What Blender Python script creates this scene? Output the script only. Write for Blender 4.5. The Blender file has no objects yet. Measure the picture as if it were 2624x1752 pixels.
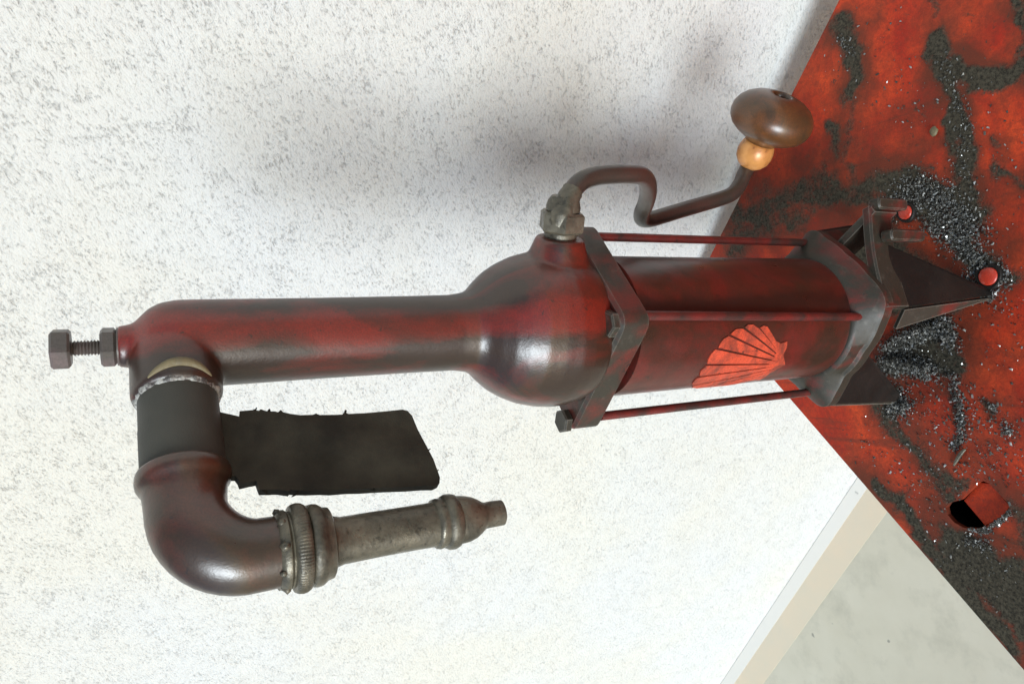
import bpy, bmesh, math, random
import numpy as np
from mathutils import Vector, Matrix, geometry
rnd = random.Random(7); nr = np.random.default_rng(7)
R = math.radians
SC = bpy.context.scene; COL = SC.collection
TZ = 0.6707                     # table top height
WN = Vector((.584, .812, 0)).normalized(); WT = Vector((-WN.y, WN.x, 0))
OZ = TZ + 0.10                  # pump measuring origin

# ------------------------------------------------------------ camera, light, exposure
Dv = Vector((3488., -176., 1800.)).normalized()          # world down seen in camera axes
fw = Vector((0, 0, 1)); Yc = (fw - Dv*fw.dot(Dv)).normalized(); Zc = -Dv; Xc = Yc.cross(Zc)
def w2(cx, cy, cz): return Vector((cx*Xc.x+cy*Xc.y+cz*Xc.z, cx*Yc.x+cy*Yc.y+cz*Yc.z, cx*Zc.x+cy*Zc.y+cz*Zc.z))
right, up, back = w2(1,0,0), w2(0,-1,0), w2(0,0,-1)
CAM = Vector((-0.0075684, -0.4, 0.5 + OZ))
cam_data = bpy.data.cameras.new('camera'); cam = bpy.data.objects.new('camera', cam_data); COL.objects.link(cam)
cam.matrix_world = Matrix(((right.x,up.x,back.x,CAM.x),(right.y,up.y,back.y,CAM.y),(right.z,up.z,back.z,CAM.z),(0,0,0,1)))
cam_data.sensor_width = 36; cam_data.lens = 36*1800/2624; cam_data.clip_start = .01; cam_data.clip_end = 200
SC.camera = cam

SUN_AZ, SUN_EL = R(-130), R(20)
sdir = Vector((math.cos(SUN_EL)*math.cos(SUN_AZ), math.cos(SUN_EL)*math.sin(SUN_AZ), math.sin(SUN_EL)))
world = bpy.data.worlds.new('World'); SC.world = world; world.use_nodes = True
wn = world.node_tree; bgn = wn.nodes['Background']
sky = wn.nodes.new('ShaderNodeTexSky'); sky.sky_type = 'NISHITA'; sky.sun_disc = False
sky.sun_elevation = SUN_EL; sky.sun_rotation = math.pi/2 - SUN_AZ
sky.air_density = 1.0; sky.dust_density = 0.6; sky.ozone_density = 1.0
wn.links.new(sky.outputs[0], bgn.inputs[0]); bgn.inputs[1].default_value = 0.085
sl = bpy.data.lights.new('sun', 'SUN'); sl.energy = 2.5; sl.angle = R(25); sl.color = (.84, .935, 1)
so = bpy.data.objects.new('sun', sl); COL.objects.link(so); so.rotation_euler = sdir.to_track_quat('Z', 'Y').to_euler()
SC.view_settings.view_transform = 'Standard'; SC.view_settings.look = 'None'
SC.view_settings.exposure = 0.56; SC.view_settings.gamma = 1

def ray(px, py): return w2((px-1312)/1800, (py-876)/1800, 1)
def onz(px, py, z):
    r = ray(px, py); return CAM + r*((z-CAM.z)/r.z)
def ony(px, py, y):
    r = ray(px, py); return CAM + r*((y-CAM.y)/r.y)

# ------------------------------------------------------------ node helpers
class NT:
    def __init__(s, name):
        s.m = bpy.data.materials.new(name); s.m.use_nodes = True; s.t = s.m.node_tree
        s.b = s.t.nodes['Principled BSDF']; s.tc = s.t.nodes.new('ShaderNodeTexCoord').outputs['Object']
    def n(s, typ, **kw):
        nd = s.t.nodes.new(typ)
        for k, v in kw.items(): setattr(nd, k, v)
        return nd
    def L(s, a, b): s.t.links.new(a, b)
    def put(s, sock, v):
        if hasattr(v, 'links') or isinstance(v, bpy.types.NodeSocket): s.L(v, sock)
        else: sock.default_value = v
    def noise(s, scale, detail=4, rough=.55, vec=None, dist=0):
        nd = s.n('ShaderNodeTexNoise'); nd.inputs['Scale'].default_value = scale; nd.inputs['Detail'].default_value = detail
        nd.inputs['Roughness'].default_value = rough; nd.inputs['Distortion'].default_value = dist
        s.L(vec or s.tc, nd.inputs['Vector']); return nd.outputs['Fac']
    def voro(s, scale, vec=None, feature='F1'):
        nd = s.n('ShaderNodeTexVoronoi', feature=feature); nd.inputs['Scale'].default_value = scale
        s.L(vec or s.tc, nd.inputs['Vector']); return nd.outputs['Distance']
    def ramp(s, f, *stops):
        nd = s.n('ShaderNodeValToRGB'); e = nd.color_ramp.elements
        while len(e) < len(stops): e.new(.5)
        for el, (p, c) in zip(e, stops):
            el.position = p; el.color = (c, c, c, 1) if not hasattr(c, '__len__') else (*c, 1)
        s.L(f, nd.inputs[0]); return nd.outputs[0]
    def mix(s, f, a, b):
        nd = s.n('ShaderNodeMix', data_type='RGBA'); s.put(nd.inputs[0], f)
        for sk, v in ((nd.inputs[6], a), (nd.inputs[7], b)):
            if isinstance(v, tuple): sk.default_value = (*v, 1)
            else: s.L(v, sk)
        return nd.outputs[2]
    def math(s, op, a, b=0.0):
        nd = s.n('ShaderNodeMath', operation=op); s.put(nd.inputs[0], a); s.put(nd.inputs[1], b); return nd.outputs[0]
    def mapping(s, scale, rot=(0,0,0)):
        nd = s.n('ShaderNodeMapping'); nd.inputs['Scale'].default_value = scale; nd.inputs['Rotation'].default_value = rot
        s.L(s.tc, nd.inputs[0]); return nd.outputs[0]
    def bump(s, h, strength, dist, normal=None):
        nd = s.n('ShaderNodeBump'); nd.inputs['Strength'].default_value = strength; nd.inputs['Distance'].default_value = dist
        s.L(h, nd.inputs['Height'])
        if normal: s.L(normal, nd.inputs['Normal'])
        return nd.outputs[0]
    def out(s, color=None, rough=None, metal=None, normal=None, spec=None):
        for nm, v in (('Base Color', color), ('Roughness', rough), ('Metallic', metal), ('Normal', normal), ('Specular IOR Level', spec)):
            if v is None: continue
            if isinstance(v, tuple): s.b.inputs[nm].default_value = (*v, 1)
            else: s.put(s.b.inputs[nm], v)
        return s.m

def paint(name, red, dark, lo, hi, r0=.26, r1=.40, scale=22, spec=.7, wear=False):
    t = NT(name)
    a = t.noise(scale, 5, .6, dist=.4); f = t.ramp(a, (lo, 0.), (hi, 1.))
    g = t.noise(1100, 2, .6); gf = t.ramp(g, (.35, 0.), (.65, 1.))
    c = t.mix(f, dark, red)
    c = t.mix(t.math('MULTIPLY', gf, .45), c, tuple(x*.45 for x in dark))
    sp = t.ramp(t.noise(170, 3, .75), (.655, 0.), (.69, 1.))
    c = t.mix(t.math('MULTIPLY', sp, .7), c, (.02, .016, .012))
    chp = t.ramp(t.noise(42, 7, .78), (.625, 0.), (.64, 1.)); c = t.mix(t.math('MULTIPLY', chp, .7), c, tuple(x*.5 for x in dark))
    if wear:
        bv = t.n('ShaderNodeBevel', samples=6); bv.inputs[0].default_value = .0016; ge = t.n('ShaderNodeNewGeometry').outputs['Normal']
        dp = t.n('ShaderNodeVectorMath', operation='DOT_PRODUCT'); t.L(bv.outputs[0], dp.inputs[0]); t.L(ge, dp.inputs[1])
        ed = t.ramp(t.math('ADD', dp.outputs['Value'], t.math('MULTIPLY', t.math('SUBTRACT', t.noise(140, 4, .7), .5), .25)), (.84, 1.), (.98, 0.)); c = t.mix(t.math('MULTIPLY', ed, .75), c, (.21, .185, .15))
    ro = t.ramp(t.noise(45, 4, .6), (.3, r0), (.7, r1))
    nb = t.bump(g, .10, .0006); nb = t.bump(t.noise(60, 5, .6), .15, .002, nb)
    return t.out(c, ro, 0., nb, spec)

M = {}
M['body']   = paint('worn_red_paint', (.17, .016, .012), (.046, .029, .021), .44, .66)
def bodym():
    t = NT('worn_red_casting_paint'); sx = t.n('ShaderNodeSeparateXYZ'); t.L(t.tc, sx.inputs[0]); X_, Y_, Z_ = sx.outputs
    st = t.mapping((1, 1, .45), (.3, .2, 0)); a = t.noise(26, 5, .62, st, .5)
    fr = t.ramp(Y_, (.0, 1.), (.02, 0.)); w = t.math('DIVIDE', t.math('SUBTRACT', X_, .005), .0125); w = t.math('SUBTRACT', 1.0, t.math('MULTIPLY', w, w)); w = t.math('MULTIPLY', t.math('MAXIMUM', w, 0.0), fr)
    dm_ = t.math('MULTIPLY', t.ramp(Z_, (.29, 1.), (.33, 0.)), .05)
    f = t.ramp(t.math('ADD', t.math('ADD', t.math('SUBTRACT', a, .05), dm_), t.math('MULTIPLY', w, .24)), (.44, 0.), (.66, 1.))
    g = t.noise(1100, 2, .6); gf = t.ramp(g, (.35, 0.), (.65, 1.))
    c = t.mix(f, (.036, .018, .010), (.21, .019, .010)); c = t.mix(t.math('MULTIPLY', gf, .45), c, (.02, .013, .01))
    sp = t.ramp(t.noise(170, 3, .75), (.655, 0.), (.685, 1.)); c = t.mix(t.math('MULTIPLY', sp, .7), c, (.02, .016, .012))
    zz = t.ramp(Z_, (.30, 0.), (.35, 1.)); ro = t.math('ADD', t.math('ADD', t.math('MULTIPLY', zz, .07), .25), t.math('MULTIPLY', t.noise(45, 4, .6), .10))
    nb = t.bump(g, .10, .0006); nb = t.bump(t.noise(60, 5, .6), .15, .002, nb); nb = t.bump(t.noise(420, 3, .7), .12, .0008, nb)
    t.b.inputs['IOR'].default_value = 1.5
    chp = t.ramp(t.noise(42, 7, .78), (.635, 0.), (.65, 1.)); c = t.mix(t.math('MULTIPLY', chp, .75), c, (.022, .015, .010))
    return t.out(c, ro, 0., nb, .75)
M['body'] = bodym()
M['cyl']    = paint('grimy_red_paint_rod_shade', (.15, .014, .009), (.036, .018, .010), .40, .64)
t_ = M['cyl'].node_tree; b_ = t_.nodes['Principled BSDF']; src = b_.inputs['Base Color'].links[0].from_socket
class _W(NT):
    def __init__(s, m): s.m = m; s.t = m.node_tree; s.b = s.t.nodes['Principled BSDF']; s.tc = [n for n in s.t.nodes if n.type == 'TEX_COORD'][0].outputs['Object']
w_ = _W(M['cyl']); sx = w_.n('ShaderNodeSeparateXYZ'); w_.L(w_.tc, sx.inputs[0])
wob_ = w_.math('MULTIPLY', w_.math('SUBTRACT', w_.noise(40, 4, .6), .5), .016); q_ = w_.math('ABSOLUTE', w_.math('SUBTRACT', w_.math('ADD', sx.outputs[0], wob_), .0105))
rod_shade = w_.math('MULTIPLY', w_.ramp(q_, (.003, 1.), (.011, 0.)), w_.ramp(sx.outputs[1], (.0, 1.), (.01, 0.)))  # shade and reflection beside the front tie rod, painted into the colour
w_.L(w_.mix(w_.math('MULTIPLY', rod_shade, .92), src, (.010, .007, .005)), b_.inputs['Base Color'])
M['brown']  = paint('oily_brown_metal', (.075, .030, .022), (.045, .034, .026), .42, .66, .30, .5)
M['elbow']  = paint('brown_red_metal', (.15, .030, .018), (.046, .025, .013), .48, .76, .26, .38, 22, .85)

M['flange'] = paint('dark_grease_metal', (.15, .018, .012), (.036, .031, .021), .52, .68, .42, .60, 30, .45, True)
M['upper']  = paint('dark_red_flange_paint', (.16, .018, .011), (.038, .031, .021), .43, .62, .38, .58, 34, .5, True)
M['dark']   = paint('black_grease', (.022, .013, .009), (.009, .007, .005), .42, .66, .5, .7, 22, .35)
M['rod']    = paint('red_rod_paint', (.17, .016, .012), (.035, .02, .016), .38, .58, .3, .5, 40)
M['emblem'] = paint('bright_red_emblem', (.70, .085, .034), (.22, .042, .024), .34, .55, .4, .6, 70, .5)
M['bolt']   = paint('dull_steel_bolt', (.13, .09, .085), (.085, .07, .06), .4, .6, .35, .5, 80)
def steel():
    t = NT('greasy_old_brass')
    f = t.ramp(t.noise(70, 6, .65), (.35, 0.), (.65, 1.))
    c = t.mix(f, (.055, .048, .034), (.16, .14, .10))
    d = t.ramp(t.noise(260, 4, .7), (.58, 0.), (.68, 1.)); c = t.mix(t.math('MULTIPLY', d, .8), c, (.03, .026, .018))
    ro = t.ramp(t.noise(120, 4, .7), (.3, .22), (.7, .55))
    return t.out(c, ro, .35, t.bump(t.noise(300, 4, .7), .35, .0012), .6)
M['steel'] = steel()
def rubber():
    t = NT('perished_black_rubber'); g = t.noise(900, 3, .7)
    c = t.mix(t.ramp(t.noise(35, 5, .6), (.35, 0.), (.7, 1.)), (.018, .015, .009), (.052, .044, .028))
    return t.out(c, .78, 0., t.bump(g, .4, .0008), .35)
M['rubber'] = rubber()
def tape():
    t = NT('dull_grey_rubber_wrap'); g = t.noise(900, 3, .7)
    c = t.mix(t.ramp(t.noise(35, 5, .6), (.35, 0.), (.7, 1.)), (.040, .038, .029), (.058, .054, .042))
    return t.out(c, .62, 0., t.bump(g, .25, .0006), .45)
M['tape'] = tape()
def wornm():
    t = NT('worn_orange_wood')
    c = t.mix(t.ramp(t.noise(60, 4, .6), (.4, 0.), (.7, 1.)), (.66, .30, .09), (.42, .15, .04))
    c = t.mix(t.math('MULTIPLY', t.ramp(t.noise(120, 5, .7), (.62, 0.), (.68, 1.)), .6), c, (.22, .09, .035))
    return t.out(c, .33, .12, t.bump(t.noise(150, 3), .1, .001))
M['worn'] = wornm()
def knobm():
    t = NT('brown_varnished_wood')
    v = t.mapping((1, 1, 1)); c = t.mix(t.ramp(t.noise(30, 6, .65, dist=1.5), (.35, 0.), (.7, 1.)), (.060, .034, .016), (.17, .060, .018))
    g = t.noise(900, 2); c = t.mix(t.math('MULTIPLY', t.ramp(g, (.4, 0.), (.6, 1.)), .35), c, (.03, .02, .012))
    return t.out(c, .30, 0., t.bump(g, .06, .0006), .6)
M['knob'] = knobm()
def putty():
    t = NT('yellowed_sealant'); c = t.mix(t.noise(200, 4), (.24, .19, .09), (.10, .08, .05))
    return t.out(c, .6, 0., t.bump(t.noise(250, 4), .5, .002))
M['putty'] = putty()
def white_seal():
    t = NT('pale_sealing_tape'); c = t.mix(t.ramp(t.noise(260, 4, .7), (.40, 0.), (.60, 1.)), (.42, .41, .37), (.06, .05, .045))
    return t.out(c, .5, 0., t.bump(t.noise(400, 4), .5, .001))
M['seal'] = white_seal()
def tablem():
    t = NT('scuffed_red_table_paint')
    at = t.n('ShaderNodeAttribute', attribute_name='grime').outputs['Fac']
    big = t.noise(16, 6, .62, dist=.6); fine = t.noise(700, 3, .7); mid = t.noise(95, 5, .7)
    red = t.mix(t.ramp(big, (.35, 0.), (.68, 1.)), (.46, .026, .010), (.78, .085, .020))
    red = t.mix(t.math('MULTIPLY', t.ramp(fine, (.35, 0.), (.65, 1.)), .35), red, (.14, .018, .010))
    red = t.mix(t.math('MULTIPLY', t.ramp(t.noise(9, 6, .65), (.52, 0.), (.70, 1.)), .75), red, (.085, .030, .018))
    k = t.math('ADD', at, t.math('MULTIPLY', t.math('SUBTRACT', mid, .5), 1.1))
    k = t.math('ADD', k, t.math('MULTIPLY', t.math('SUBTRACT', fine, .5), .5))
    dm = t.ramp(k, (.46, 0.), (.86, 1.)); sm = t.n('ShaderNodeAttribute', attribute_name='smear').outputs['Fac']; haze = t.ramp(t.math('ADD', sm, t.math('MULTIPLY', t.math('SUBTRACT', t.noise(30, 6, .65), .5), 1.6)), (.20, 0.), (1.0, 1.))
    dirt = t.mix(t.ramp(t.noise(420, 3, .75), (.35, 0.), (.65, 1.)), (.016, .013, .008), (.085, .072, .048))
    mot = t.ramp(t.noise(230, 4, .75), (.46, 0.), (.60, 1.)); red = t.mix(t.math('MULTIPLY', mot, .45), red, (.20, .030, .015))
    scr = t.ramp(t.noise(60, 3, .6, t.mapping((1, .06, 1), (0, 0, .9))), (.62, 0.), (.67, 1.)); red = t.mix(t.math('MULTIPLY', scr, .5), red, (.12, .032, .018))
    spk = t.ramp(t.noise(150, 3, .75), (.66, 0.), (.70, 1.))
    c = t.mix(t.math('MULTIPLY', haze, .85), red, (.11, .030, .015)); c = t.mix(t.math('MULTIPLY', spk, .85), c, (.05, .038, .028)); c = t.mix(dm, c, dirt)
    ro = t.math('ADD', t.math('MULTIPLY', dm, .2), .5)
    h = t.math('ADD', t.math('MULTIPLY', dm, .6), t.math('MULTIPLY', fine, .4))
    return t.out(c, ro, 0., t.bump(h, .5, .0014), .22)
M['table'] = tablem()
def filings():
    t = NT('dark_steel_filings'); oi = t.n('ShaderNodeNewGeometry').outputs['Random Per Island']
    c = t.ramp(oi, (0., (.03, .027, .02)), (.6, (.11, .105, .088)), (.97, (.42, .42, .40)))
    m = t.ramp(oi, (0., 0.), (.6, .1), (1., .6))
    return t.out(c, t.ramp(oi, (0., .55), (1., .28)), m)
M['filings'] = filings()
def stucco():
    t = NT('white_stucco')
    cmb = t.n('ShaderNodeCombineXYZ'); d1 = (WT*.87 - Vector((0,0,.5))).normalized(); d2 = WN.cross(d1)
    for i_, (d_, f_) in enumerate(((d1, .62), (d2, 1.), (WN, 1.))):
        dt = t.n('ShaderNodeVectorMath', operation='DOT_PRODUCT'); t.L(t.tc, dt.inputs[0]); dt.inputs[1].default_value = d_*f_; t.L(dt.outputs['Value'], cmb.inputs[i_])
    mp = cmb.outputs[0]; a1 = t.noise(540, 5, .68, mp); a2 = t.noise(230, 3, .6, mp); b = t.noise(45, 4, .6)
    a = t.math('ADD', t.math('MULTIPLY', a1, .74), t.math('MULTIPLY', a2, .26))
    k = t.math('ADD', a, t.math('MULTIPLY', t.math('SUBTRACT', b, .5), .20))
    pit = t.ramp(k, (.31, 1.), (.37, .55), (.42, .14), (.48, 0.))
    hh = t.math('SUBTRACT', t.math('ADD', t.math('MULTIPLY', a, .55), t.math('MULTIPLY', b, .6)), t.math('MULTIPLY', pit, .16))
    c = t.mix(t.ramp(t.noise(2.6, 4, .55), (.42, 0.), (.62, 1.)), (.655, .65, .63), (.67, .645, .58))
    c = t.mix(t.math('MULTIPLY', pit, .14), c, (.34, .33, .31))  # pits tinted darker: relief shading put into the colour
    return t.out(c, .85, 0., t.bump(hh, 1.0, .0038), .2)
M['stucco'] = stucco()
def floorm():
    t = NT('cream_floor')
    c = t.mix(t.ramp(t.noise(5, 5, .6), (.35, 0.), (.65, 1.)), (.59, .55, .43), (.66, .62, .50))
    c = t.mix(t.ramp(t.noise(11, 6, .65), (.5, 0.), (.72, 1.)), c, (.50, .47, .37)); s = t.ramp(t.noise(34, 2, .5), (.72, 0.), (.76, 1.)); c = t.mix(t.math('MULTIPLY', s, .8), c, (.25, .24, .2))
    return t.out(c, .5, 0., t.bump(t.noise(30, 4), .08, .002), .4)
M['floor'] = floorm()
def band():
    t = NT('ochre_floor_border'); c = t.mix(t.ramp(t.noise(9, 5, .65), (.35, 0.), (.65, 1.)), (.78, .65, .48), (.73, .64, .49))
    return t.out(c, .5, 0., None, .4)
M['band'] = band()
def skirt():
    t = NT('pale_skirting'); c = t.mix(t.noise(12, 4), (.66, .635, .575), (.63, .605, .55))
    s = t.ramp(t.noise(26, 3, .6), (.68, 0.), (.72, 1.)); c = t.mix(t.math('MULTIPLY', s, .7), c, (.3, .3, .27))
    return t.out(c, .55)
M['skirt'] = skirt()

# ------------------------------------------------------------ mesh helpers
def link(name, me, mat, parent=None, smooth=40, **props):
    if mat: me.materials.append(mat)
    if smooth:
        me.shade_smooth(); me.set_sharp_from_angle(angle=R(smooth))
    o = bpy.data.objects.new(name, me); COL.objects.link(o)
    if parent: o.parent = parent
    for k, v in props.items(): o[k] = v
    return o
def tomesh(name, V, F):
    me = bpy.data.meshes.new(name); me.from_pydata([tuple(v) for v in V], [], F); me.validate(); 
    bm = bmesh.new(); bm.from_mesh(me); bmesh.ops.recalc_face_normals(bm, faces=bm.faces); bm.to_mesh(me); bm.free(); return me
class G:
    """a bag of geometry"""
    def __init__(s): s.V = []; s.F = []
    def add(s, V, F):
        k = len(s.V); s.V += [Vector(v) for v in V]; s.F += [tuple(i+k for i in f) for f in F]; return s
    def rings(s, rings, cap=True):
        n = len(rings[0]); V = [p for r in rings for p in r]; F = []
        for i in range(len(rings)-1):
            for j in range(n):
                F.append((i*n+j, i*n+(j+1) % n, (i+1)*n+(j+1) % n, (i+1)*n+j))
        if cap: F.append(tuple(range(n-1, -1, -1))); F.append(tuple(range((len(rings)-1)*n, len(rings)*n)))
        return s.add(V, F)
    def lathe(s, prof, org=(0,0,0), axis=(0,0,1), seg=56, wob=None):
        a = Vector(axis).normalized(); u = a.orthogonal().normalized(); v = a.cross(u); org = Vector(org); rr = []
        for r, z in prof:
            ring = []
            for j in range(seg):
                th = 2*math.pi*j/seg; q = max(r, 1e-5)*(1 + (wob(th, z) if wob else 0))
                ring.append(org + a*z + (u*math.cos(th) + v*math.sin(th))*q)
            rr.append(ring)
        return s.rings(rr)
    def sweep(s, pts, radii, seg=24, sub=6):
        P = [Vector(p) for p in pts]; n = len(P)
        if sub > 1:
            Q = []; rad = []
            for i in range(n-1):
                p0 = P[max(i-1, 0)]; p1 = P[i]; p2 = P[i+1]; p3 = P[min(i+2, n-1)]
                for k in range(sub):
                    t = k/sub
                    Q.append(.5*((2*p1) + (p2-p0)*t + (2*p0-5*p1+4*p2-p3)*t*t + (3*p1-p0-3*p2+p3)*t**3)); rad.append(radii[i]*(1-t)+radii[i+1]*t)
            Q.append(P[-1]); rad.append(radii[-1])
        else: Q, rad = P, list(radii)
        T = [(Q[min(i+1, len(Q)-1)]-Q[max(i-1, 0)]).normalized() for i in range(len(Q))]
        u = T[0].orthogonal().normalized(); rr = []
        for q, t, r in zip(Q, T, rad):
            u = (u - t*u.dot(t)).normalized(); v = t.cross(u)
            rr.append([q + (u*math.cos(2*math.pi*j/seg) + v*math.sin(2*math.pi*j/seg))*r for j in range(seg)])
        return s.rings(rr)
    def prism(s, poly, z0, z1, bev=.0012, mat=None):
        """extrude a 2d outline along z with a small chamfer on both rims"""
        P = [Vector((p[0], p[1])) for p in poly]; n = len(P)
        A = sum(P[i].x*P[(i+1) % n].y - P[(i+1) % n].x*P[i].y for i in range(n))
        if A < 0: P.reverse()
        def inset(d):
            o = []
            for i in range(n):
                a = P[i-1]; b = P[i]; c = P[(i+1) % n]; e1 = (b-a).normalized(); e2 = (c-b).normalized()
                n1 = Vector((-e1.y, e1.x)); n2 = Vector((-e2.y, e2.x)); m = n1+n2
                m = m/max(m.dot(m), .3)*2 if m.length > 1e-6 else n1
                o.append(b + m*d)
            return o
        I = inset(bev); fr = (lambda p, z: (mat @ Vector((p.x, p.y, z))) if mat else Vector((p.x, p.y, z)))
        return s.rings([[fr(p, z0) for p in I], [fr(p, z0+bev) for p in P], [fr(p, z1-bev) for p in P], [fr(p, z1) for p in I]])
    def obj(s, name, mat, parent=None, smooth=40, **kw): return link(name, tomesh(name, s.V, s.F), mat, parent, smooth, **kw)
def frame(org, zax, xhint=(1,0,0)):
    z = Vector(zax).normalized(); x = Vector(xhint); x = x - z*x.dot(z)
    if x.length < 1e-4: x = z.orthogonal()
    x.normalize(); y = z.cross(x); o = Vector(org)
    return Matrix(((x.x,y.x,z.x,o.x),(x.y,y.y,z.y,o.y),(x.z,y.z,z.z,o.z),(0,0,0,1)))
def hexpoly(r, n=6, a0=0): return [(r*math.cos(a0+2*math.pi*i/n), r*math.sin(a0+2*math.pi*i/n)) for i in range(n)]
def roundpoly(P, r, k=5):
    out = []; n = len(P)
    rs = r if hasattr(r, '__len__') else [r]*n
    for i in range(n):
        a, b, c = (Vector(P[j % n]).to_2d() for j in (i-1, i, i+1)); d1 = (a-b).normalized(); d2 = (c-b).normalized()
        q = min(rs[i], (a-b).length*.45, (c-b).length*.45); p0 = b+d1*q; p2 = b+d2*q
        for j in range(k+1):
            t = j/k; out.append(tuple(p0*(1-t)**2 + b*2*t*(1-t) + p2*t*t))
    return out
def thing(name, label, cat, loc=(0,0,0), group=None):
    o = bpy.data.objects.new(name, None); COL.objects.link(o); o.location = loc; o['label'] = label; o['category'] = cat
    o.empty_display_size = .05
    if group: o['group'] = group
    return o
def evaluated(o, mods):
    for typ, kw in mods:
        m = o.modifiers.new(typ, typ)
        for k, v in kw.items(): setattr(m, k, v)
    dg = bpy.context.evaluated_depsgraph_get(); dg.update()
    me = bpy.data.meshes.new_from_object(o.evaluated_get(dg)); old = o.data; o.modifiers.clear(); o.data = me; bpy.data.meshes.remove(old)
    return o

# ------------------------------------------------------------ setting: floor, wall
         # wall normal pointing into the wall, wall direction
def wp(along, c, z): return WT*along + WN*c + Vector((0,0,z))
g = G(); q = 14
g.add([(-q,-q,0), (q,-q,0), (q,q,0), (-q,q,0)], [(0,1,2,3)])
g.obj('floor', M['floor'], None, 0, kind='structure')
g = G()
def slab(g, a0, a1, c0, c1, z0, z1):
    P = [wp(a0,c0,0), wp(a1,c0,0), wp(a1,c1,0), wp(a0,c1,0)]
    g.add([(p.x,p.y,z0) for p in P] + [(p.x,p.y,z1) for p in P], [(0,1,2,3),(7,6,5,4),(0,4,5,1),(1,5,6,2),(2,6,7,3),(3,7,4,0)])
slab(g, -5, 8, .262, .52, -.02, 3.2)
g.obj('wall', M['stucco'], None, 0, label='white rough stucco wall standing behind the red steel table', category='wall')
g = G(); slab(g, -5, 8, .183, .2405, -.01, .0005); g.obj('floor_border', M['band'], None, 0, kind='structure')
g = G(); P = [wp(-5,.2390,0), wp(8,.2390,0), wp(8,.2612,0), wp(-5,.2612,0)]
g.add([(p.x,p.y,-.01) for p in P] + [(P[0].x,P[0].y,.0015),(P[1].x,P[1].y,.0015),(P[2].x,P[2].y,.012),(P[3].x,P[3].y,.012)], [(0,1,2,3),(7,6,5,4),(0,4,5,1),(1,5,6,2),(2,6,7,3),(3,7,4,0)])
g.obj('skirting', M['skirt'], None, 0, kind='structure')

# ------------------------------------------------------------ steel table
E1 = Vector((.757, -.653, 0)).normalized(); E2 = Vector((-.687, -.726, 0)).normalized()
CO = Vector((.048, .266, 0))
mt = Matrix(((E1.x, E2.x), (E1.y, E2.y))).inverted()
def ab(p): v = mt @ Vector((p.x-CO.x, p.y-CO.y)); return (v.x, v.y)
def pab(px, py): return ab(onz(px, py, TZ))
table = thing('steel_table', 'red painted steel table top with dark greasy smears under the pump', 'table', (CO.x, CO.y, 0))
hole_px = [(2424,1300),(2432,1288),(2462,1280),(2506,1236),(2520,1232),(2534,1238),(2582,1288),(2586,1300),(2578,1312),(2530,1346),(2505,1354),(2470,1352),(2445,1338),(2428,1318)]
hole = [pab(*p) for p in hole_px]
grime_lines = [  # (pixel polyline, half width in px, strength)
 ([(2395,110),(2430,215),(2455,300),(2468,400),(2468,480),(2490,560)], 24, 1.15), ([(2450,170),(2520,200),(2580,190),(2640,170)], 34, 1.15), ([(2600,0),(2640,100)], 34, .9), ([(2560,440),(2620,470)], 22, .8), ([(2470,620),(2500,700)], 20, .7),
 ([(2640,60),(2600,140)], 30, .8), ([(2380,0),(2385,45)], 22, .7), ([(2480,0),(2520,70),(2545,110)], 10, .6),
 ([(2150,60),(2175,120),(2190,200),(2175,240)], 28, 1.0), ([(2130,330),(2140,400)], 24, .85), ([(2180,250),(2170,330),(2175,470)], 30, .7),
 ([(1900,560),(1990,520),(2080,480),(2180,490),(2280,520)], 70, .85), ([(1880,640),(1960,580),(2060,560)], 50, .8), ([(2200,480),(2320,470),(2430,520),(2480,560)], 50, 1.0), ([(2300,500),(2420,570),(2480,640),(2520,700)], 48, 1.0),
 ([(2520,700),(2580,710)], 34, .9), ([(2140,690),(2200,640),(2260,650),(2400,740)], 70, 1.0),
 ([(2290,760),(2400,840),(2430,880)], 44, .95), ([(2290,930),(2380,900),(2440,930)], 46, 1.0), ([(2230,1000),(2280,1060),(2250,1040)], 34, .9),
 ([(2270,1060),(2330,1130),(2390,1190),(2440,1240),(2440,1290)], 30, .85), ([(2450,1240),(2490,1230)], 18, .8), ([(2240,1240),(2300,1290),(2370,1370),(2420,1430)], 34, 1.0),
 ([(2450,1390),(2500,1460),(2580,1520),(2650,1580)], 95, 1.25), ([(2380,1400),(2480,1540),(2600,1680)], 50, 1.1), ([(2600,1300),(2640,1420)], 50, .75), ([(2600,1480),(2640,1640)], 60, 1.1), ([(2450,1020),(2462,1090)], 16, .8),
 ([(2500,880),(2560,900)], 10, .5), ([(2560,1060),(2610,1120)], 26, .5), ([(2545,1030),(2552,1045)], 10, .9), ([(2330,460),(2360,470)], 8, .8), ([(2260,400),(2275,420)],8,.8), ([(2300,370),(2390,372)],9,.6), ([(2250,285),(2258,310)],8,.6), ([(2545,370),(2570,385)],14,.8), ([(2360,275),(2372,300)],9,.7)]
segs = []
for pl, wd, st in grime_lines:
    for p0, p1 in zip(pl[:-1], pl[1:]):
        A, B = onz(*p0, TZ), onz(*p1, TZ); m = onz((p0[0]+p1[0])/2, (p0[1]+p1[1])/2+1, TZ); m0 = onz((p0[0]+p1[0])/2, (p0[1]+p1[1])/2, TZ)
        segs.append((A.x, A.y, B.x, B.y, wd*(m-m0).length, st))
def vnoise(X, Y, sc):
    g_ = nr.random((64, 64)); x = X*sc; y = Y*sc; i = np.floor(x).astype(int); j = np.floor(y).astype(int); u = x-i; v = y-j; u = u*u*(3-2*u); v = v*v*(3-2*v)
    q = lambda a, b: g_[(i+a) % 64, (j+b) % 64]
    return (q(0,0)*(1-u)+q(1,0)*u)*(1-v) + (q(0,1)*(1-u)+q(1,1)*u)*v - .5
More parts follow.
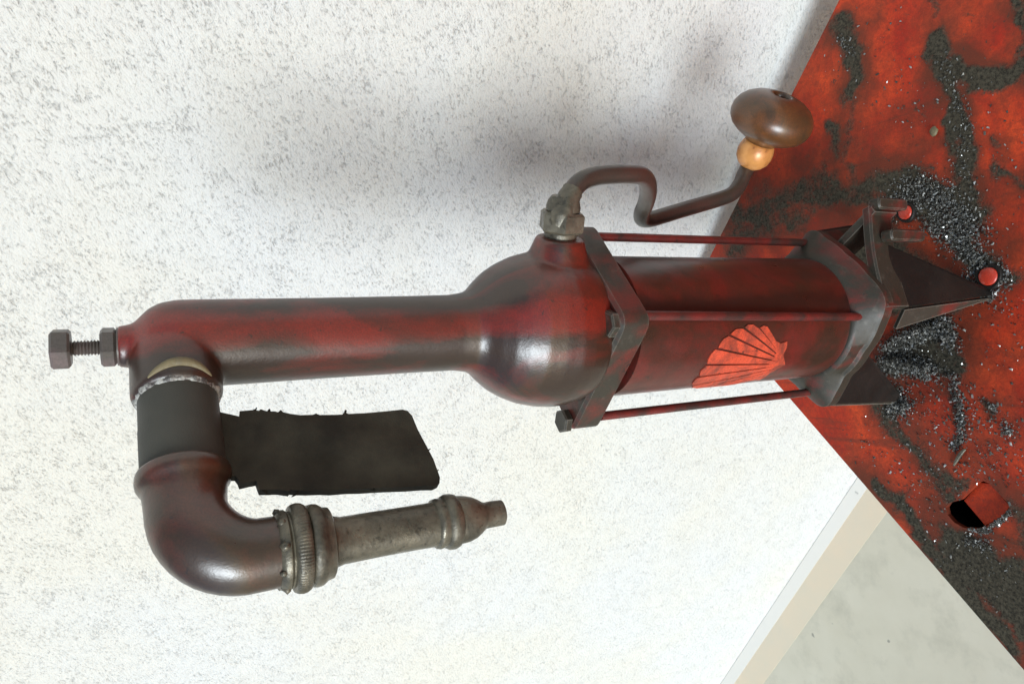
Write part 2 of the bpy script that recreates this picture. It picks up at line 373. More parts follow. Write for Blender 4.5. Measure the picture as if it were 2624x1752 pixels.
def grime(X, Y, wide=1., cap=1.6):
    wx = .011*vnoise(X, Y, 45) + .008*vnoise(X, Y, 120); wy = .011*vnoise(X, Y, 45) + .008*vnoise(X, Y, 120); wd = wide*(.80 + .9*vnoise(X, Y, 40))
    X = X + wx; Y = Y + wy
    gz = np.zeros_like(X)
    for ax, ay, bx, by, w, st in segs:
        dx, dy = bx-ax, by-ay; t = np.clip(((X-ax)*dx + (Y-ay)*dy)/(dx*dx+dy*dy+1e-12), 0, 1)
        d = np.hypot(X-ax-t*dx, Y-ay-t*dy); gz = np.maximum(gz, min(st, cap)*np.clip(1.25 - d/(w*wd)*.68, 0, 1))
    return gz
fine = list(np.arange(0, .56, .0028)); cs = fine + [.62, .7, .8, .95, 1.1]
na = len(cs); V2 = [(a, b) for b in cs for a in cs]
ha0, ha1 = min(h[0] for h in hole)-.01, max(h[0] for h in hole)+.01; hb0, hb1 = min(h[1] for h in hole)-.01, max(h[1] for h in hole)+.01
ia0 = max(i for i, c in enumerate(cs) if c <= ha0); ia1 = min(i for i, c in enumerate(cs) if c >= ha1)
ib0 = max(i for i, c in enumerate(cs) if c <= hb0); ib1 = min(i for i, c in enumerate(cs) if c >= hb1)
F = []
for j in range(na-1):
    for i in range(na-1):
        if ia0 <= i < ia1 and ib0 <= j < ib1: continue
        F.append((j*na+i, j*na+i+1, (j+1)*na+i+1, (j+1)*na+i))
def inside(p, poly):
    c = False; n = len(poly)
    for i in range(n):
        (x0, y0), (x1, y1) = poly[i-1], poly[i]
        if (y0 > p[1]) != (y1 > p[1]) and p[0] < (x1-x0)*(p[1]-y0)/(y1-y0)+x0: c = not c
    return c
loc = []; gid = []
for j in range(ib0, ib1+1):
    for i in range(ia0, ia1+1):
        if not inside(V2[j*na+i], hole) and min(math.hypot(V2[j*na+i][0]-h[0], V2[j*na+i][1]-h[1]) for h in hole) > .0012:
            loc.append(Vector(V2[j*na+i])); gid.append(j*na+i)
hn = len(hole); k0 = len(loc); loc += [Vector(h) for h in hole]; base = len(V2)
gid += list(range(base, base+hn)); V2 += hole
res = geometry.delaunay_2d_cdt(loc, [(k0+i, k0+(i+1) % hn) for i in range(hn)], [], 0, 1e-6)
rv, rf, orig = res[0], res[2], res[3]
mapv = [gid[o[0]] if o else None for o in orig]
for f in rf:
    c = sum((rv[i] for i in f), Vector((0,0)))/len(f)
    if inside(c, hole) or any(mapv[i] is None for i in f): continue
    F.append(tuple(mapv[i] for i in f))
A2 = np.array(V2); XY = np.outer(A2[:,0], [E1.x, E1.y]) + np.outer(A2[:,1], [E2.x, E2.y])
GZ = grime(XY[:,0]+CO.x, XY[:,1]+CO.y); HZ = grime(XY[:,0]+CO.x, XY[:,1]+CO.y, 2.6)
TH = .005; nv = len(V2)
Vt = [(x, y, TZ) for x, y in XY] + [(x, y, TZ-TH) for x, y in XY]
# bevelled outer rim comes from a rolled edge: rim faces between both sheets
Fb = [tuple(i+nv for i in reversed(f)) for f in F]
from collections import Counter
ec = Counter(); eo = {}
for f in F:
    for i in range(len(f)):
        e = (f[i-1], f[i]); ec[frozenset(e)] += 1; eo[frozenset(e)] = e
Fs = [(eo[e][1], eo[e][0], eo[e][0]+nv, eo[e][1]+nv) for e, c in ec.items() if c == 1]
me = tomesh('table_top', Vt, F + Fb + Fs)
at = me.attributes.new('grime', 'FLOAT', 'POINT'); at.data.foreach_set('value', np.concatenate([GZ, GZ]).astype(np.float32))
at = me.attributes.new('smear', 'FLOAT', 'POINT'); at.data.foreach_set('value', np.concatenate([HZ, HZ]).astype(np.float32))
link('table_top', me, M['table'], table, 30)
TM = M['table']
def tpos(a, b, z): p = E1*a + E2*b; return Vector((p.x, p.y, z))
def tbox(g, a0, a1, b0, b1, z0, z1):
    V = [tpos(a, b, z) for z in (z0, z1) for a, b in ((a0,b0),(a1,b0),(a1,b1),(a0,b1))]
    g.add(V, [(3,2,1,0),(4,5,6,7),(0,1,5,4),(1,2,6,5),(2,3,7,6),(3,0,4,7)])
for a, b in ((.10,.10), (1.0,.10), (.10,1.0), (1.0,1.0)):
    g = G(); tbox(g, a-.025, a+.025, b-.025, b+.025, 0, TZ-TH-.001); g.obj('leg', TM, table, 30)
# socket under the hole: a dark cup with a bent red tab
hc = (sum(h[0] for h in hole)/hn, sum(h[1] for h in hole)/hn)
g = G(); w = .033
tbox(g, hc[0]-w, hc[0]-w+.003, hc[1]-w, hc[1]+w, TZ-.06, TZ-TH-.0005); tbox(g, hc[0]+w-.003, hc[0]+w, hc[1]-w, hc[1]+w, TZ-.06, TZ-TH-.0005)
tbox(g, hc[0]-w+.0031, hc[0]+w-.0031, hc[1]-w, hc[1]-w+.003, TZ-.06, TZ-TH-.0005); tbox(g, hc[0]-w+.0031, hc[0]+w-.0031, hc[1]+w-.003, hc[1]+w, TZ-.06, TZ-TH-.0005)
tbox(g, hc[0]-w, hc[0]+w, hc[1]-w, hc[1]+w, TZ-.064, TZ-.0605)
g.obj('socket', M['dark'], table, 30)
tab_px = [(2468,1282),(2508,1234),(2536,1238),(2588,1296),(2574,1318),(2524,1348)]
tp = [onz(x, y, TZ-.006) - CO for x, y in tab_px]
g = G(); g.prism([(p.x, p.y) for p in tp], TZ-.010, TZ-.0066, .0006); g.obj('tab', TM, table, 30)

# ------------------------------------------------------------ hand pump
pump = thing('hand_pump', 'old red and brown hand pump bolted upright on the red steel table', 'hand pump', (0, 0, OZ))
PH = R(37); SA = Vector((-math.cos(PH), -math.sin(PH), 0))            # spout direction
SZ = .4888
# casting: standpipe + dome + spout branch + crank boss, fused
BA = R(-22); BD = Vector((math.cos(BA), math.sin(BA), .04)).normalized(); BO = Vector((0, 0, .2655))
g = G()
g.lathe([(.040,.243),(.047,.2475),(.0492,.254),(.0508,.262),(.0513,.270),(.0500,.281),(.0473,.292),(.0430,.302),(.0385,.3095),(.0325,.3165),(.0275,.3215),(.0248,.326),(.0232,.336),
         (.0229,.36),(.0227,.42),(.0229,.48),(.0228,.487),(.0214,.4945),(.0185,.500),(.0150,.5035),(.0118,.5065),(.0106,.5095),(.0104,.5140)], seg=96)
g.lathe([(.019,-.005),(.0208,.012),(.0209,.031),(.0203,.0335),(.0190,.0345)], (0,0,SZ), SA, 80)
g.lathe([(.030,.0),(.025,.036),(.0195,.049),(.0168,.056),(.0155,.0600),(.0140,.0612)], BO, BD, 64)
body = g.obj('pump_body', M['body'], pump, 0)
evaluated(body, [('REMESH', dict(mode='VOXEL', voxel_size=.0011, adaptivity=0.)), ('SMOOTH', dict(factor=.5, iterations=14))]); body.data.shade_smooth()
# top bolt and lock nut
g = G(); g.prism(hexpoly(.0100, 6, R(15)), .5145, .5215, .0012); g.lathe([(.0088,.5125),(.0095,.5132),(.0095,.5144)]); g.obj('lock_nut', M['bolt'], pump, 30)
g = G(); g.prism(hexpoly(.0102, 6, R(80)), .5338, .5422, .0011); b_ = g.obj('bolt', M['bolt'], pump, 30)
pr = []; z = .512
while z < .534: pr += [(.0030, z), (.0038, z+.0007)]; z += .0014
g = G(); g.lathe(pr, seg=28); g.obj('thread', M['bolt'], b_, 30)
# sealing ring at the branch mouth, rubber wrap seat, elbow
def SP(l, z=0, off=0): return SA*l + Vector((0,0,SZ+z)) + Vector((SA.y, -SA.x, 0))*off
g = G(); g.lathe([(.0182,.0320),(.0193,.0338),(.0188,.0352),(.0181,.0358)], (0,0,SZ), SA, 90, lambda th, z: .025*math.sin(9*th)+.02*math.sin(23*th+1)); g.obj('sealing_tape', M['seal'], pump, 50)
g = G()   # crescent of old sealant on top of the branch
for k in range(15):
    pass
pts = []; rad = []
for k in range(13):
    t = k/12; an = R(-52 - 84*t); u = Vector((SA.y, -SA.x, 0))
    pts.append(SA*(.0318-.0050*math.sin(t*3.1)) + Vector((0,0,SZ)) + (u*math.sin(an) + Vector((0,0,1))*math.cos(an)*1.0)*.0205); rad.append(.0004+.0021*math.sin(math.pi*t)**.7)
g.sweep(pts, rad, 10, 2); g.obj('sealant', M['putty'], pump, 60)
g = G()
el = []; er = []
for l, r in ((.0742,.0170),(.0744,.0192),(.0750,.0199),(.0762,.0203),(.0785,.0204),(.0802,.0201),(.0816,.0194),(.0828,.0185),(.0845,.0178),(.0880,.0174),(.0925,.0171)):
    el.append(SP(l)); er.append(r)
for k in range(1, 13):
    a = R(90*k/12); el.append(SP(.0925+.0270*math.sin(a), -.0270*(1-math.cos(a)))); er.append(.0170 - .0012*k/12 + .0012*math.sin(2*a))
NX = SP(.1195); NX.z = 0
el.append(NX+Vector((0,0,.4560))); er.append(.0157); el.append(NX+Vector((0,0,.4500))); er.append(.0156)
g.sweep(el, er, 64, 1); g.obj('elbow', M['elbow'], pump, 50)
g = G(); g.lathe([(.0150,.4545),(.0166,.4535),(.0178,.4518),(.0178,.4500),(.0168,.4490),(.0168,.4482)][::-1], NX, seg=64); cp = g.obj('coupling', M['steel'], pump, 40)
g = G(); kz = [(.0172,.4405),(.0188,.4410),(.0195,.4424),(.0197,.4442),(.0195,.4462),(.0188,.4476),(.0172,.4481)]
g.lathe(kz, NX, seg=336, wob=lambda th, z: (.013*math.sin(84*th))*max(0., 1-abs(z-.4443)/.0036)); g.obj('knurled_ring', M['steel'], cp, 60)
g = G(); g.lathe([(.0150,.4300),(.0160,.4306),(.0164,.4330),(.0172,.4340),(.0182,.4355),(.0185,.4375),(.0182,.4395),(.0172,.4404)], NX, seg=64); g.obj('coupling_nut', M['steel'], cp, 40)
g = G(); g.lathe([(.0040,.3428),(.0064,.3420),(.0066,.3480),(.0066,.3518),(.0074,.3532),(.0090,.3556),(.0104,.3585),(.0114,.3620),(.0117,.3655),(.0116,.3672),(.0128,.3680),(.0136,.3700),(.0137,.3722),(.0129,.3741),(.0119,.3748),
   (.0121,.3760),(.0124,.3775),(.0120,.3790),(.0108,.3798),(.0106,.39),(.0106,.41),(.0107,.425),(.0120,.4300)], NX, seg=64,
   wob=lambda th, z: .012*math.sin(2*th+z*300)+.008*math.sin(5*th+z*700)); g.obj('nozzle', M['steel'], pump, 45)
g = G()
for k in range(9):
    th = R(40*k+10); p = NX + Vector((math.cos(th)*.0165, math.sin(th)*.0165, .4525 + .001*math.sin(k*2.3)))
    bm = bmesh.new(); bmesh.ops.create_icosphere(bm, subdivisions=1, radius=.0018+.0008*rnd.random()); g.add([v.co*1+p+Vector((rnd.gauss(0,.0003),)*3) for v in bm.verts], [[v.index for v in f.verts] for f in bm.faces]); bm.free()
g.obj('solder_beads', M['steel'], pump, 80)

# clamped cylinder with its two flanges
UF = [(.001,-.0605), (.0715,-.001), (.001,.068), (-.0725,.008)]
def sq(P, bulge=.0, r=.010): return roundpoly(P, r, 5)
g = G(); g.prism(sq(UF), .2265, .2488, .0022); g.obj('upper_flange', M['upper'], pump, 30)
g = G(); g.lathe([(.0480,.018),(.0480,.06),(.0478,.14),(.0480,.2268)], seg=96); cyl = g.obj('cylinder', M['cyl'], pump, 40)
for (x0, y0, x1, y1) in ((.0612,-.002,.0612,-.002), (-.0615,.002,-.0610,.002), (.0045,-.0518,-.0020,-.0508), (0,.058,0,.056)):
    g = G(); g.sweep([(x0,y0,.2275), ((x0+x1)/2,(y0+y1)/2,.125), (x1,y1,.022)], [.0031]*3, 16, 2); g.obj('tie_rod', M['rod'], pump, 60)
for x, y, a in ((.0005,-.0490,10), (-.0630,.0105,40), (.0625,.001,0), (.001,.058,15)):
    g = G(); g.prism(hexpoly(.0085, 6, R(a)), .2490, .2548, .0010, Matrix.Translation((x, y, 0))); g.obj('flange_bolt', M['flange'], pump, 30)
star = [(.0057,-.0652),(-.0095,-.0585),(-.0288,-.0450),(-.0478,-.0268),(-.0610,-.0185),(-.0722,-.0110),(-.0735,-.0030),(-.0660,.0080),(-.0480,.0270),(-.0300,.0440),(-.0100,.0640),(0,.0690),(.0100,.0640),(.0300,.0440),
        (.0480,.0270),(.0640,.0080),(.0715,.0000),(.0705,-.0080),(.0620,-.0170),(.0470,-.0345),(.0300,-.0510),(.0130,-.0640)]
sa = sorted((math.atan2(y, x), math.hypot(x, y)) for x, y in star); sx_ = [q[0]-2*math.pi for q in sa]+[q[0] for q in sa]+[q[0]+2*math.pi for q in sa]; sr_ = [q[1] for q in sa]*3
NA = 160; TH_ = [2*math.pi*k/NA-math.pi for k in range(NA)]
rs_ = np.interp(TH_, sx_, sr_); rs_ = sum(np.roll(rs_, k) for k in (-1, 0, 1))/3
def sring(f, z): return [Vector((math.cos(t)*f(r), math.sin(t)*f(r), z(r) if callable(z) else z)) for t, r in zip(TH_, rs_)]
g = G(); g.rings([sring(lambda r: .0479, .0320), sring(lambda r: .0495, .0312), sring(lambda r: .0508+.12*(r-.050), .0290), sring(lambda r: r-.0022, .0172), sring(lambda r: r, .0150), sring(lambda r: r, .0062), sring(lambda r: r-.0015, .0048), sring(lambda r: .030, .0048)])
g.obj('lower_flange', M['flange'], pump, 35)
# base frame: bars round the foot, with a forked lug on the right corner
def bar(P, Q, w, z0, z1, inner=0, zq=None):
    """bar whose outer face runs P-Q, w deep inwards; the Q end may sit lower"""
    P = Vector((*P, 0)); Q = Vector((*Q, 0)); d = (Q-P).normalized(); n = Vector((-d.y, d.x, 0))
    if n.dot(-(P+Q)) < 0: n = -n
    dz = zq or 0; rr = []
    for k in range(9):
        t = k/8; c = P.lerp(Q, t) + n*(.0035*math.sin(math.pi*t)); s = dz*t
        q = [(0, z0+.0015), (0, z1-.0015), (.0015, z1), (w, z1), (w, z0), (.0015, z0)]
        rr.append([c + n*a + Vector((0,0,b+s)) for a, b in q])
    return rr
FC, RC, LC, BC = (.0045,-.0660), (.0850,-.0420), (-.0735,-.0095), (0,.074)
for P, Q, w, dz in ((FC, RC, .007, -.020), (RC, BC, .007, 0)):
    g = G()
    if P == RC: rr = [[v + Vector((0,0,-.020*(1-k/8))) for v in r] for k, r in enumerate(bar(P, Q, w, -.012, .0145))]
    else: rr = bar(P, Q, w, -.012, .0145, 0, dz)
    g.rings(rr); g.obj('base_bar', M['flange'], pump, 30)
for xo, yo, ln in ((.0600,-.0520,.042), (.0860,-.0430,.036)):
    g = G(); g.prism(roundpoly([(-.0045,0),(.0045,0),(.0045,ln),(-.0045,ln)], .004, 4), -.005, .005, .0012, frame((xo, yo, -.008), (0,1,0), (1,0,0)) @ Matrix.Diagonal((1,1,1,1)))
    g.obj('lug', M['flange'], pump, 30)
def sheet(T, th=.003):
    """three-sided steel sheet with thickness"""
    T = [Vector(v) for v in T]; n = (T[1]-T[0]).cross(T[2]-T[0]).normalized()*th*.5
    g = G(); k = len(T); g.add([v+n for v in T] + [v-n for v in T], [tuple(range(k)), tuple(range(2*k-1, k-1, -1))] + [(i, (i+1) % k, (i+1) % k+k, i+k) for i in range(k)]); return g
for corner, foot, nxt, prv in (((.0040,-.0620), (.0105,-.0775), (.055,-.045), (-.012,-.053)), ((-.0705,-.0080), (-.0785,.0090), (-.026,-.036), (-.045,.030)),
                               ((.071,.004), (.086,.034), (.040,.032), (.052,-.010)), ((0,.070), (-.006,.082), (-.04,.036), (.04,.036))):
    zt = -.0115 if abs(corner[0]) < .06 else .0045
    g = sheet([(*corner, zt), (*nxt, zt), (foot[0]+(nxt[0]-foot[0])*.10, foot[1]+(nxt[1]-foot[1])*.10, -.0995), (*foot, -.0995)])
    lg = g.obj('leg', M['dark'], pump, 30)
    g = sheet([(corner[0]-.0015, corner[1]+.001, zt), (*prv, zt), (foot[0]+(prv[0]-foot[0])*.12, foot[1]+(prv[1]-foot[1])*.12, -.0995), (foot[0]-.0016, foot[1]+.001, -.0995)])
    g.obj('web', M['flange'], lg, 30)
M['redbolt'] = paint('fresh_red_bolt', (.62, .05, .022), (.50, .04, .02), .3, .6, .3, .4, 60)
for x, y, r in ((.0255,-.0765,.0072), (.0890,-.0105,.0062)):
    g = G(); g.lathe([(r*1.05,-.0998),(r*1.05,-.0966),(r*1.3,-.0966),(r*1.42,-.0975),(r*1.45,-.0998)], (x,y,0), seg=32, wob=lambda th, z: .05*math.sin(3*th)); g.obj('washer', M['dark'], pump, 40)
    g = G(); g.lathe([(r*1.02,-.0998),(r*1.02,-.0975),(r,-.0968),(r*.98,-.0962),(r*.85,-.0955),(r*.5,-.0950),(.0001,-.0948)], (x,y,0), seg=32); g.obj('foot_bolt', M['redbolt'], pump, 40)

# scallop emblem on the cylinder
rim = [(-45.4,.0880),(-33.5,.0965),(-25.8,.0958),(-20.8,.0970),(-22.0,.1034),(-19.6,.1086),(-12.4,.1146),(-7.0,.1190),(-6.0,.1228),(-8.3,.1259)]
HC = (-44.5, .0955); RE = .0480
edges = [ # lobe outlines right half: list of (theta,z) tip points between grooves
 [(-20.8,.0975),(-22.0,.1034),(-19.6,.1086),(-12.4,.1146),(-7.0,.1190),(-6.0,.1228),(-7.6,.1256)],
 [(-8.0,.1272),(-6.6,.1297),(-4.8,.1323),(-4.6,.1372),(-6.5,.1400)],
 [(-8.0,.1414),(-7.5,.1445),(-8.1,.1487),(-11.6,.1530)],
 [(-13.0,.1545),(-15.2,.1587),(-19.0,.1608),(-22.2,.1618)],
 [(-23.6,.1640),(-27.5,.1668),(-32.5,.1676),(-36.5,.1668)]]
def mir(t): return -89 - t
def epos(t, z, d=.0006): a = R(t); return Vector((math.sin(a)*(RE+d), -math.cos(a)*(RE+d), z))
emb = None
lobes = [(e, False) for e in edges] + [([(-38.6,.1668),(-44.5,.1690),(-50.4,.1668)], False)] + [([(mir(t), z) for t, z in e], True) for e in edges]
for e, flip in lobes:
    g = G(); n = len(e); m = 12; c = e[n//2]
    # each rib tapers from its tip line to the hinge
    w = (sum(p[0] for p in e)/n - HC[0])*.20
    hb = [(HC[0] + w + (p[0]-sum(q[0] for q in e)/n)*.16, HC[1] + .004*(1-abs(w)/8)) for p in e]
    if abs(w) > 4.6 and not flip or (flip and abs(w) > 4.6): pass
    rows = []
    for k in range(m+1):
        t = k/m; rows.append([epos(h[0]*(1-t)+p[0]*t, h[1]*(1-t)+p[1]*t) for h, p in zip(hb, e)])
    inn = [[epos(h[0]*(1-k/m)+p[0]*k/m, h[1]*(1-k/m)+p[1]*k/m, -.0004) for h, p in zip(hb, e)] for k in range(m+1)]
    V = [p for r in rows for p in r]; Fq = [(k*n+j, k*n+j+1, (k+1)*n+j+1, (k+1)*n+j) for k in range(m) for j in range(n-1)]
    g.add(V, Fq)
    V2_ = [p for r in inn for p in r]; kk = len(V); g.F += []
    g.add(V2_, [tuple(reversed(f)) for f in Fq])
    bd = [j for j in range(n)] + [k*n+n-1 for k in range(1, m+1)] + [m*n+j for j in range(n-2, -1, -1)] + [k*n for k in range(m-1, 0, -1)]
    g.F += [(bd[i-1], bd[i], bd[i]+kk, bd[i-1]+kk) for i in range(len(bd))]
    if emb is None:
        gh = G(); hp = [(-45.0,.0880),(-40,.0915),(-33.5,.0962),(-25.8,.0958),(-20.8,.0970),(-21.8,.1010),(-33,.1045),(-44.5,.1060)]
        hp = hp + [(mir(t), z) for t, z in reversed(hp[1:-1])]
        tri = geometry.delaunay_2d_cdt([Vector((p[0]/50, p[1]*10)) for p in hp] , [(i, (i+1) % len(hp)) for i in range(len(hp))], [], 1, 1e-6)
        pt = [(v.x*50, v.y/10) for v in tri[0]]; gh.add([epos(*p, .0005) for p in pt] + [epos(*p, -.0004) for p in pt], [tuple(f) for f in tri[2]] + [tuple(i+len(pt) for i in reversed(f)) for f in tri[2]])
        emb = gh.obj('scallop_emblem', M['emblem'], cyl, 30)
    g.obj('shell_rib', M['emblem'], emb, 30)

# crank handle: gland, bent rod, copper ferrule, wooden knob
g0 = BO + BD*.0605
g = G(); g.lathe([(.0098,-.006),(.0104,.001),(.0104,.004),(.0098,.0055)], g0, BD, 40); g.prism(hexpoly(.0146, 6, R(10)), .0040, .0170, .0016, frame(g0, BD, (0,0,1)))
g.lathe([(.0106,.0176),(.0108,.0200),(.0098,.0235),(.0080,.0262)], g0, BD, 36, lambda th, z: .02*math.sin(3*th)); gl = g.obj('gland_nut', M['steel'], pump, 25)
hp = [(1437,560,-.032),(1450,522,-.033),(1468,488,-.033),(1490,465,-.033),(1525,452,-.032),(1570,447,-.031),(1615,447,-.029),(1643,450,-.025),(1658,466,-.017),(1661,492,-.004),(1655,520,.010),(1645,545,.020),(1646,560,.027),(1662,563,.031),(1690,556,.033),(1745,539,.034),(1800,523,.034),(1850,508,.034),(1878,495,.034),(1896,472,.034),(1905,450,.034),(1914,432,.034),(1924,412,.034)]
O3 = Vector((0,0,OZ))
hpts = [g0 + BD*.018] + [ony(*p) - O3 for p in hp]
g = G(); g.sweep(hpts, [.0070,.0068,.0065] + [.0061]*(len(hpts)-3), 28, 5); hd = g.obj('crank_handle', M['brown'], pump, 60)
g = G(); bp = hpts[:4]; g.sweep(bp, [.0094,.0082,.0074,.0066], 26, 7)
for v in g.V: v += Vector((rnd.gauss(0,.0002), rnd.gauss(0,.0002), rnd.gauss(0,.0002)))
g.obj('grease_lump', M['steel'], hd, 60)
A0 = ony(1916,430,.034) - O3; A1 = A0
for k in range(140):      # lean the knob's free end towards the viewer's side
    A1 = ony(2006,243,.034-.001*k) - O3; ax = (A1-A0).normalized()
    if ax.dot((A0+O3-CAM).normalized()) < -.30: break
for k in range(6):
    pass
g = G(); g.lathe([(.0072,.001),(.0105,.0035),(.0138,.0080),(.0147,.0125),(.0145,.0170),(.0132,.0212),(.0116,.0235)], A0, ax, 48); g.obj('ferrule', M['worn'], hd, 60)
Lk = (A1-A0).length
kp = [(.0113,.0228),(.0132,.0245),(.0178,.0270),(.0240,.0300),(.0290,.0335),(.0322,.0380),(.0335,.0430),(.0331,.0480),(.0308,.0530),(.0265,.0575),(.0205,.0610),(.0135,.0630),(.0085,.0636),(.0072,.0632),(.0066,.0610),(.0062,.0540)]
ks = min(1.08, max(.92, Lk/.0640))
g = G(); g.lathe([(r, z*ks) for r, z in kp], A0, ax, 64); g.obj('knob', M['knob'], hd, 60)

# ------------------------------------------------------------ rubber strip wound round the spout, loose end hanging
strip = thing('rubber_strip', 'ragged black rubber strip wound round the spout with its loose end hanging', 'rubber strip', SP(.055) + O3)
so3 = SP(.055)
g = G(); g.lathe([(.0165,.0335),(.0180,.0340),(.0181,.050),(.0183,.0520),(.0182,.070),(.0180,.0752),(.0165,.0755)], (0,0,SZ)-0*so3 if False else Vector((0,0,SZ))-so3, SA, 72, lambda th, z: .006*math.sin(th+z*40)); g.obj('wrap', M['tape'], strip, 40)
fl = [(.0430,.4760),(.0459,.4700),(.0475,.4640),(.0481,.4622),(.0446,.4619),(.0452,.4560),(.0460,.4530),(.0452,.4520),(.0468,.4495),(.0472,.4455),(.0478,.4440),(.0463,.4425),(.0480,.4415),(.0495,.4380),(.0506,.4335),(.0508,.4270),(.0500,.4255),(.0512,.4240),(.0518,.4160),(.0520,.4122),(.0505,.4108),(.0520,.4090),
      (.0526,.4000),(.0530,.3900),(.0534,.3801),(.0545,.3775),(.0574,.3756),(.0660,.3742),(.0755,.3729),(.0860,.3716),(.0962,.3704),(.0990,.3712),(.0998,.3740),(.0988,.3800),(.0981,.3880),(.0972,.3950),(.0963,.4033),(.0958,.4110),(.0950,.4180),(.0948,.4260),(.0940,.4300),(.0934,.4369),(.0926,.4420),(.0920,.4445),(.0928,.4452),(.0912,.4500),(.0903,.4580),(.0848,.4588),(.0852,.4620),(.0859,.4661),(.0830,.4666),(.0808,.4675),(.0800,.4740)]
g = G(); u = Vector((SA.y, -SA.x, 0))
cd = geometry.delaunay_2d_cdt([Vector(p) for p in fl] + [Vector((.055+.008*i+rnd.uniform(-.001,.001), .385+.008*j)) for i in range(5) for j in range(11) if inside((.055+.008*i, .385+.008*j), fl)],
     [(i, (i+1) % len(fl)) for i in range(len(fl))], [], 1, 1e-6)
def fpos(p, s):
    l, z = p; t = (.47-z)/.1
    o = .0015*math.sin(l*160+z*60) + (.0022*math.exp(-((l-.062-(z-.445)*-.9)/.006)**2) if z > .42 else 0)
    return SA*l + Vector((0,0,z)) + u*(o + s) - so3
pv = [tuple(v) for v in cd[0]]; K = len(pv)
nb = len(fl)
g.add([fpos(p, -.0026) for p in pv] + [fpos(p, .0026) for p in pv], [tuple(f) for f in cd[2]] + [tuple(i+K for i in reversed(f)) for f in cd[2]])
bmap = {}
for i, o in enumerate(cd[3]):
    for k in o:
        if k < nb: bmap[k] = i
g.F += [(bmap[i-1], bmap[i], bmap[i]+K, bmap[i-1]+K) for i in range(nb) if i in bmap and (i-1) % nb in bmap] if False else [(bmap[(i-1) % nb], bmap[i], bmap[i]+K, bmap[(i-1) % nb]+K) for i in range(nb) if i in bmap and (i-1) % nb in bmap]
for l0, z0, dl, dz in ((.0452,.455,-.0028,-.0016),(.0467,.4475,-.0022,.0010),(.0505,.424,-.0018,-.0004),(.0512,.4105,-.0026,-.0014),(.0780,.373,.0006,-.0024),(.0910,.3712,.0004,-.0016),(.0930,.441,.0014,.0030),(.0905,.456,.0016,-.0030),(.0958,.405,.0014,-.0008),(.0538,.392,-.0012,-.0010)):
    g.sweep([fpos((l0, z0), rnd.uniform(-.002,.002)), fpos((l0+dl*.6, z0+dz*.4), rnd.uniform(-.002,.002)), fpos((l0+dl, z0+dz), rnd.uniform(-.003,.003))], [.0008,.0006,.0002], 6, 2)
g.obj('loose_end', M['rubber'], strip, 35)

# ------------------------------------------------------------ swarf on the table
zones = [ # pixel polyline, spread px, number, pile height
 ([(2290,540),(2360,480),(2440,540),(2500,600)], 44, 1500, .004), ([(2380,570),(2460,620),(2520,690),(2575,720)], 30, 1100, .004), ([(2470,720),(2545,760)], 20, 300, .004),
 ([(2275,900),(2340,860),(2420,830),(2440,880)], 26, 1700, .010), ([(2260,935),(2310,930),(2390,950)], 28, 1500, .010), ([(2300,1000),(2290,1050),(2330,1040)], 26, 700, .006),
 ([(2440,960),(2460,1040),(2465,1120),(2440,1150)], 14, 420, .003), ([(2540,1040),(2552,1046)], 8, 50, .002), ([(2570,1090),(2590,1110)], 16, 70, .002), ([(2480,1350),(2530,1360),(2592,1310)], 8, 260, .002),
 ([(2470,1380),(2540,1400)], 16, 80, .002), ([(2160,100),(2180,140)], 14, 40, .001), ([(2420,140),(2470,300),(2470,480)], 26, 160, .001), ([(2230,1100),(2400,1300),(2620,1500)], 90, 260, .001), ([(2350,1000),(2600,1200)], 110, 420, .001), ([(2450,480),(2600,900)], 90, 160, .001), ([(2200,150),(2600,420)], 150, 120, .001)]
V = []; F = []
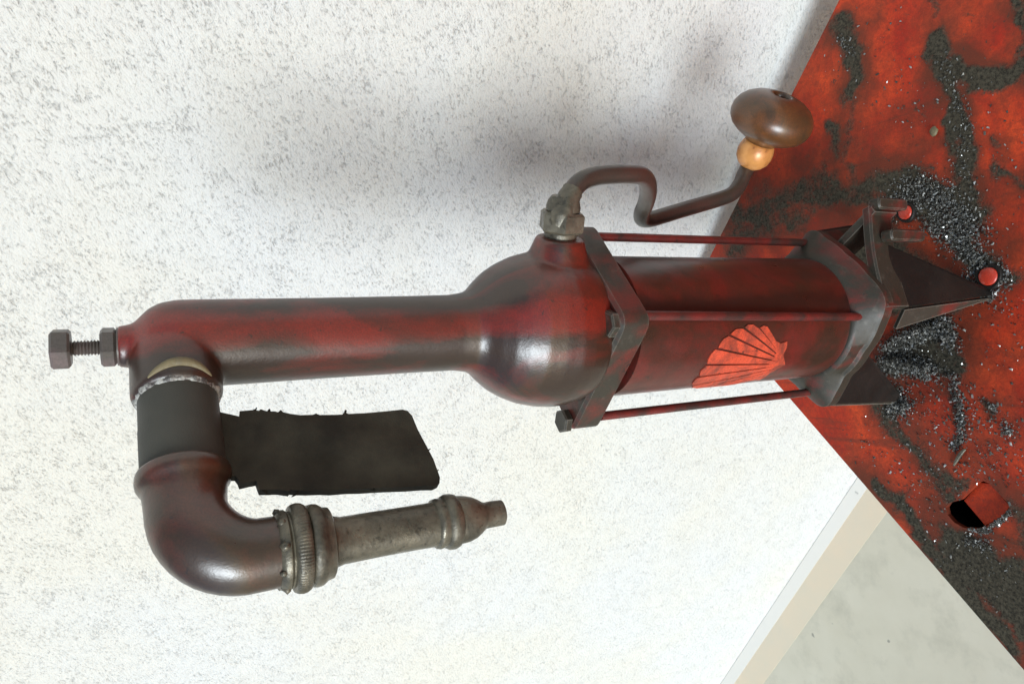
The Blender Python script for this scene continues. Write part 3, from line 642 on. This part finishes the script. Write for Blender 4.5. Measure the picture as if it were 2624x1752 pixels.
for pl, sp, num, ph in zones:
    L_ = [math.dist(a, b) for a, b in zip(pl[:-1], pl[1:])]; tot = sum(L_)
    for _ in range(int(num*1.6)):
        d = rnd.random()*tot; k = 0
        while k < len(L_)-1 and d > L_[k]: d -= L_[k]; k += 1
        t = d/L_[k]; s = rnd.gauss(0, .55), rnd.gauss(0, .55)
        px = pl[k][0]*(1-t)+pl[k+1][0]*t + s[0]*sp; py = pl[k][1]*(1-t)+pl[k+1][1]*t + s[1]*sp
        if inside((px, py), hole_px): continue
        p = onz(px, py, TZ); a_, b_ = ab(p)
        if a_ < .004 or b_ < .004: continue
        sz = rnd.choice((.0003, .0004, .0005, .0006, .0008, .0011)); p.z = TZ + sz*.3 + ph*rnd.random()*math.exp(-(s[0]**2+s[1]**2)/.5)
        q = Matrix.Rotation(rnd.random()*6.28, 3, Vector((rnd.gauss(0,1), rnd.gauss(0,1), rnd.gauss(0,1))).normalized())
        lx, ly, lz = sz*rnd.uniform(.7, 1.8), sz*rnd.uniform(.5, 1.), sz*rnd.uniform(.25, .7); b0 = len(V)
        for v in ((-lx,-ly,-lz*.6),(lx,-ly*.6,-lz),(lx*.8,ly,0),(-lx*.7,ly*.8,-lz*.4),(0,0,lz*1.4)): V.append(p + q @ Vector(v))
        F += [(b0,b0+1,b0+4),(b0+1,b0+2,b0+4),(b0+2,b0+3,b0+4),(b0+3,b0,b0+4),(b0+3,b0+2,b0+1,b0)]
me = bpy.data.meshes.new('metal_filings'); me.from_pydata([tuple(v) for v in V], [], F)
o = link('metal_filings', me, M['filings'], None, 0, kind='stuff')
# grease-caked mounds of dirt the filings sit in
g = G(); pts = [onz(*p, TZ+.002) for p in ((2444,1192),(2452,1178),(2462,1162),(2474,1150))]
g.sweep(pts, [.0008,.0016,.0018,.0009], 10, 4)
g.obj('metal_sliver', M['steel'], None, 50, label='bright curled metal sliver lying on red table near the square hole', category='metal sliver')
g = G(); p = onz(2393, 337, TZ+.0016); bm = bmesh.new(); bmesh.ops.create_icosphere(bm, subdivisions=2, radius=.0034)
g.add([Vector((v.co.x*1.25+rnd.gauss(0,.0003), v.co.y+rnd.gauss(0,.0003), v.co.z*.5+rnd.gauss(0,.0002)))+p for v in bm.verts], [[v.index for v in f.verts] for f in bm.faces]); bm.free()
g.obj('pale_crumb', M['putty'], None, 60, label='single pale crumb lying alone on red table away from pump', category='crumb')
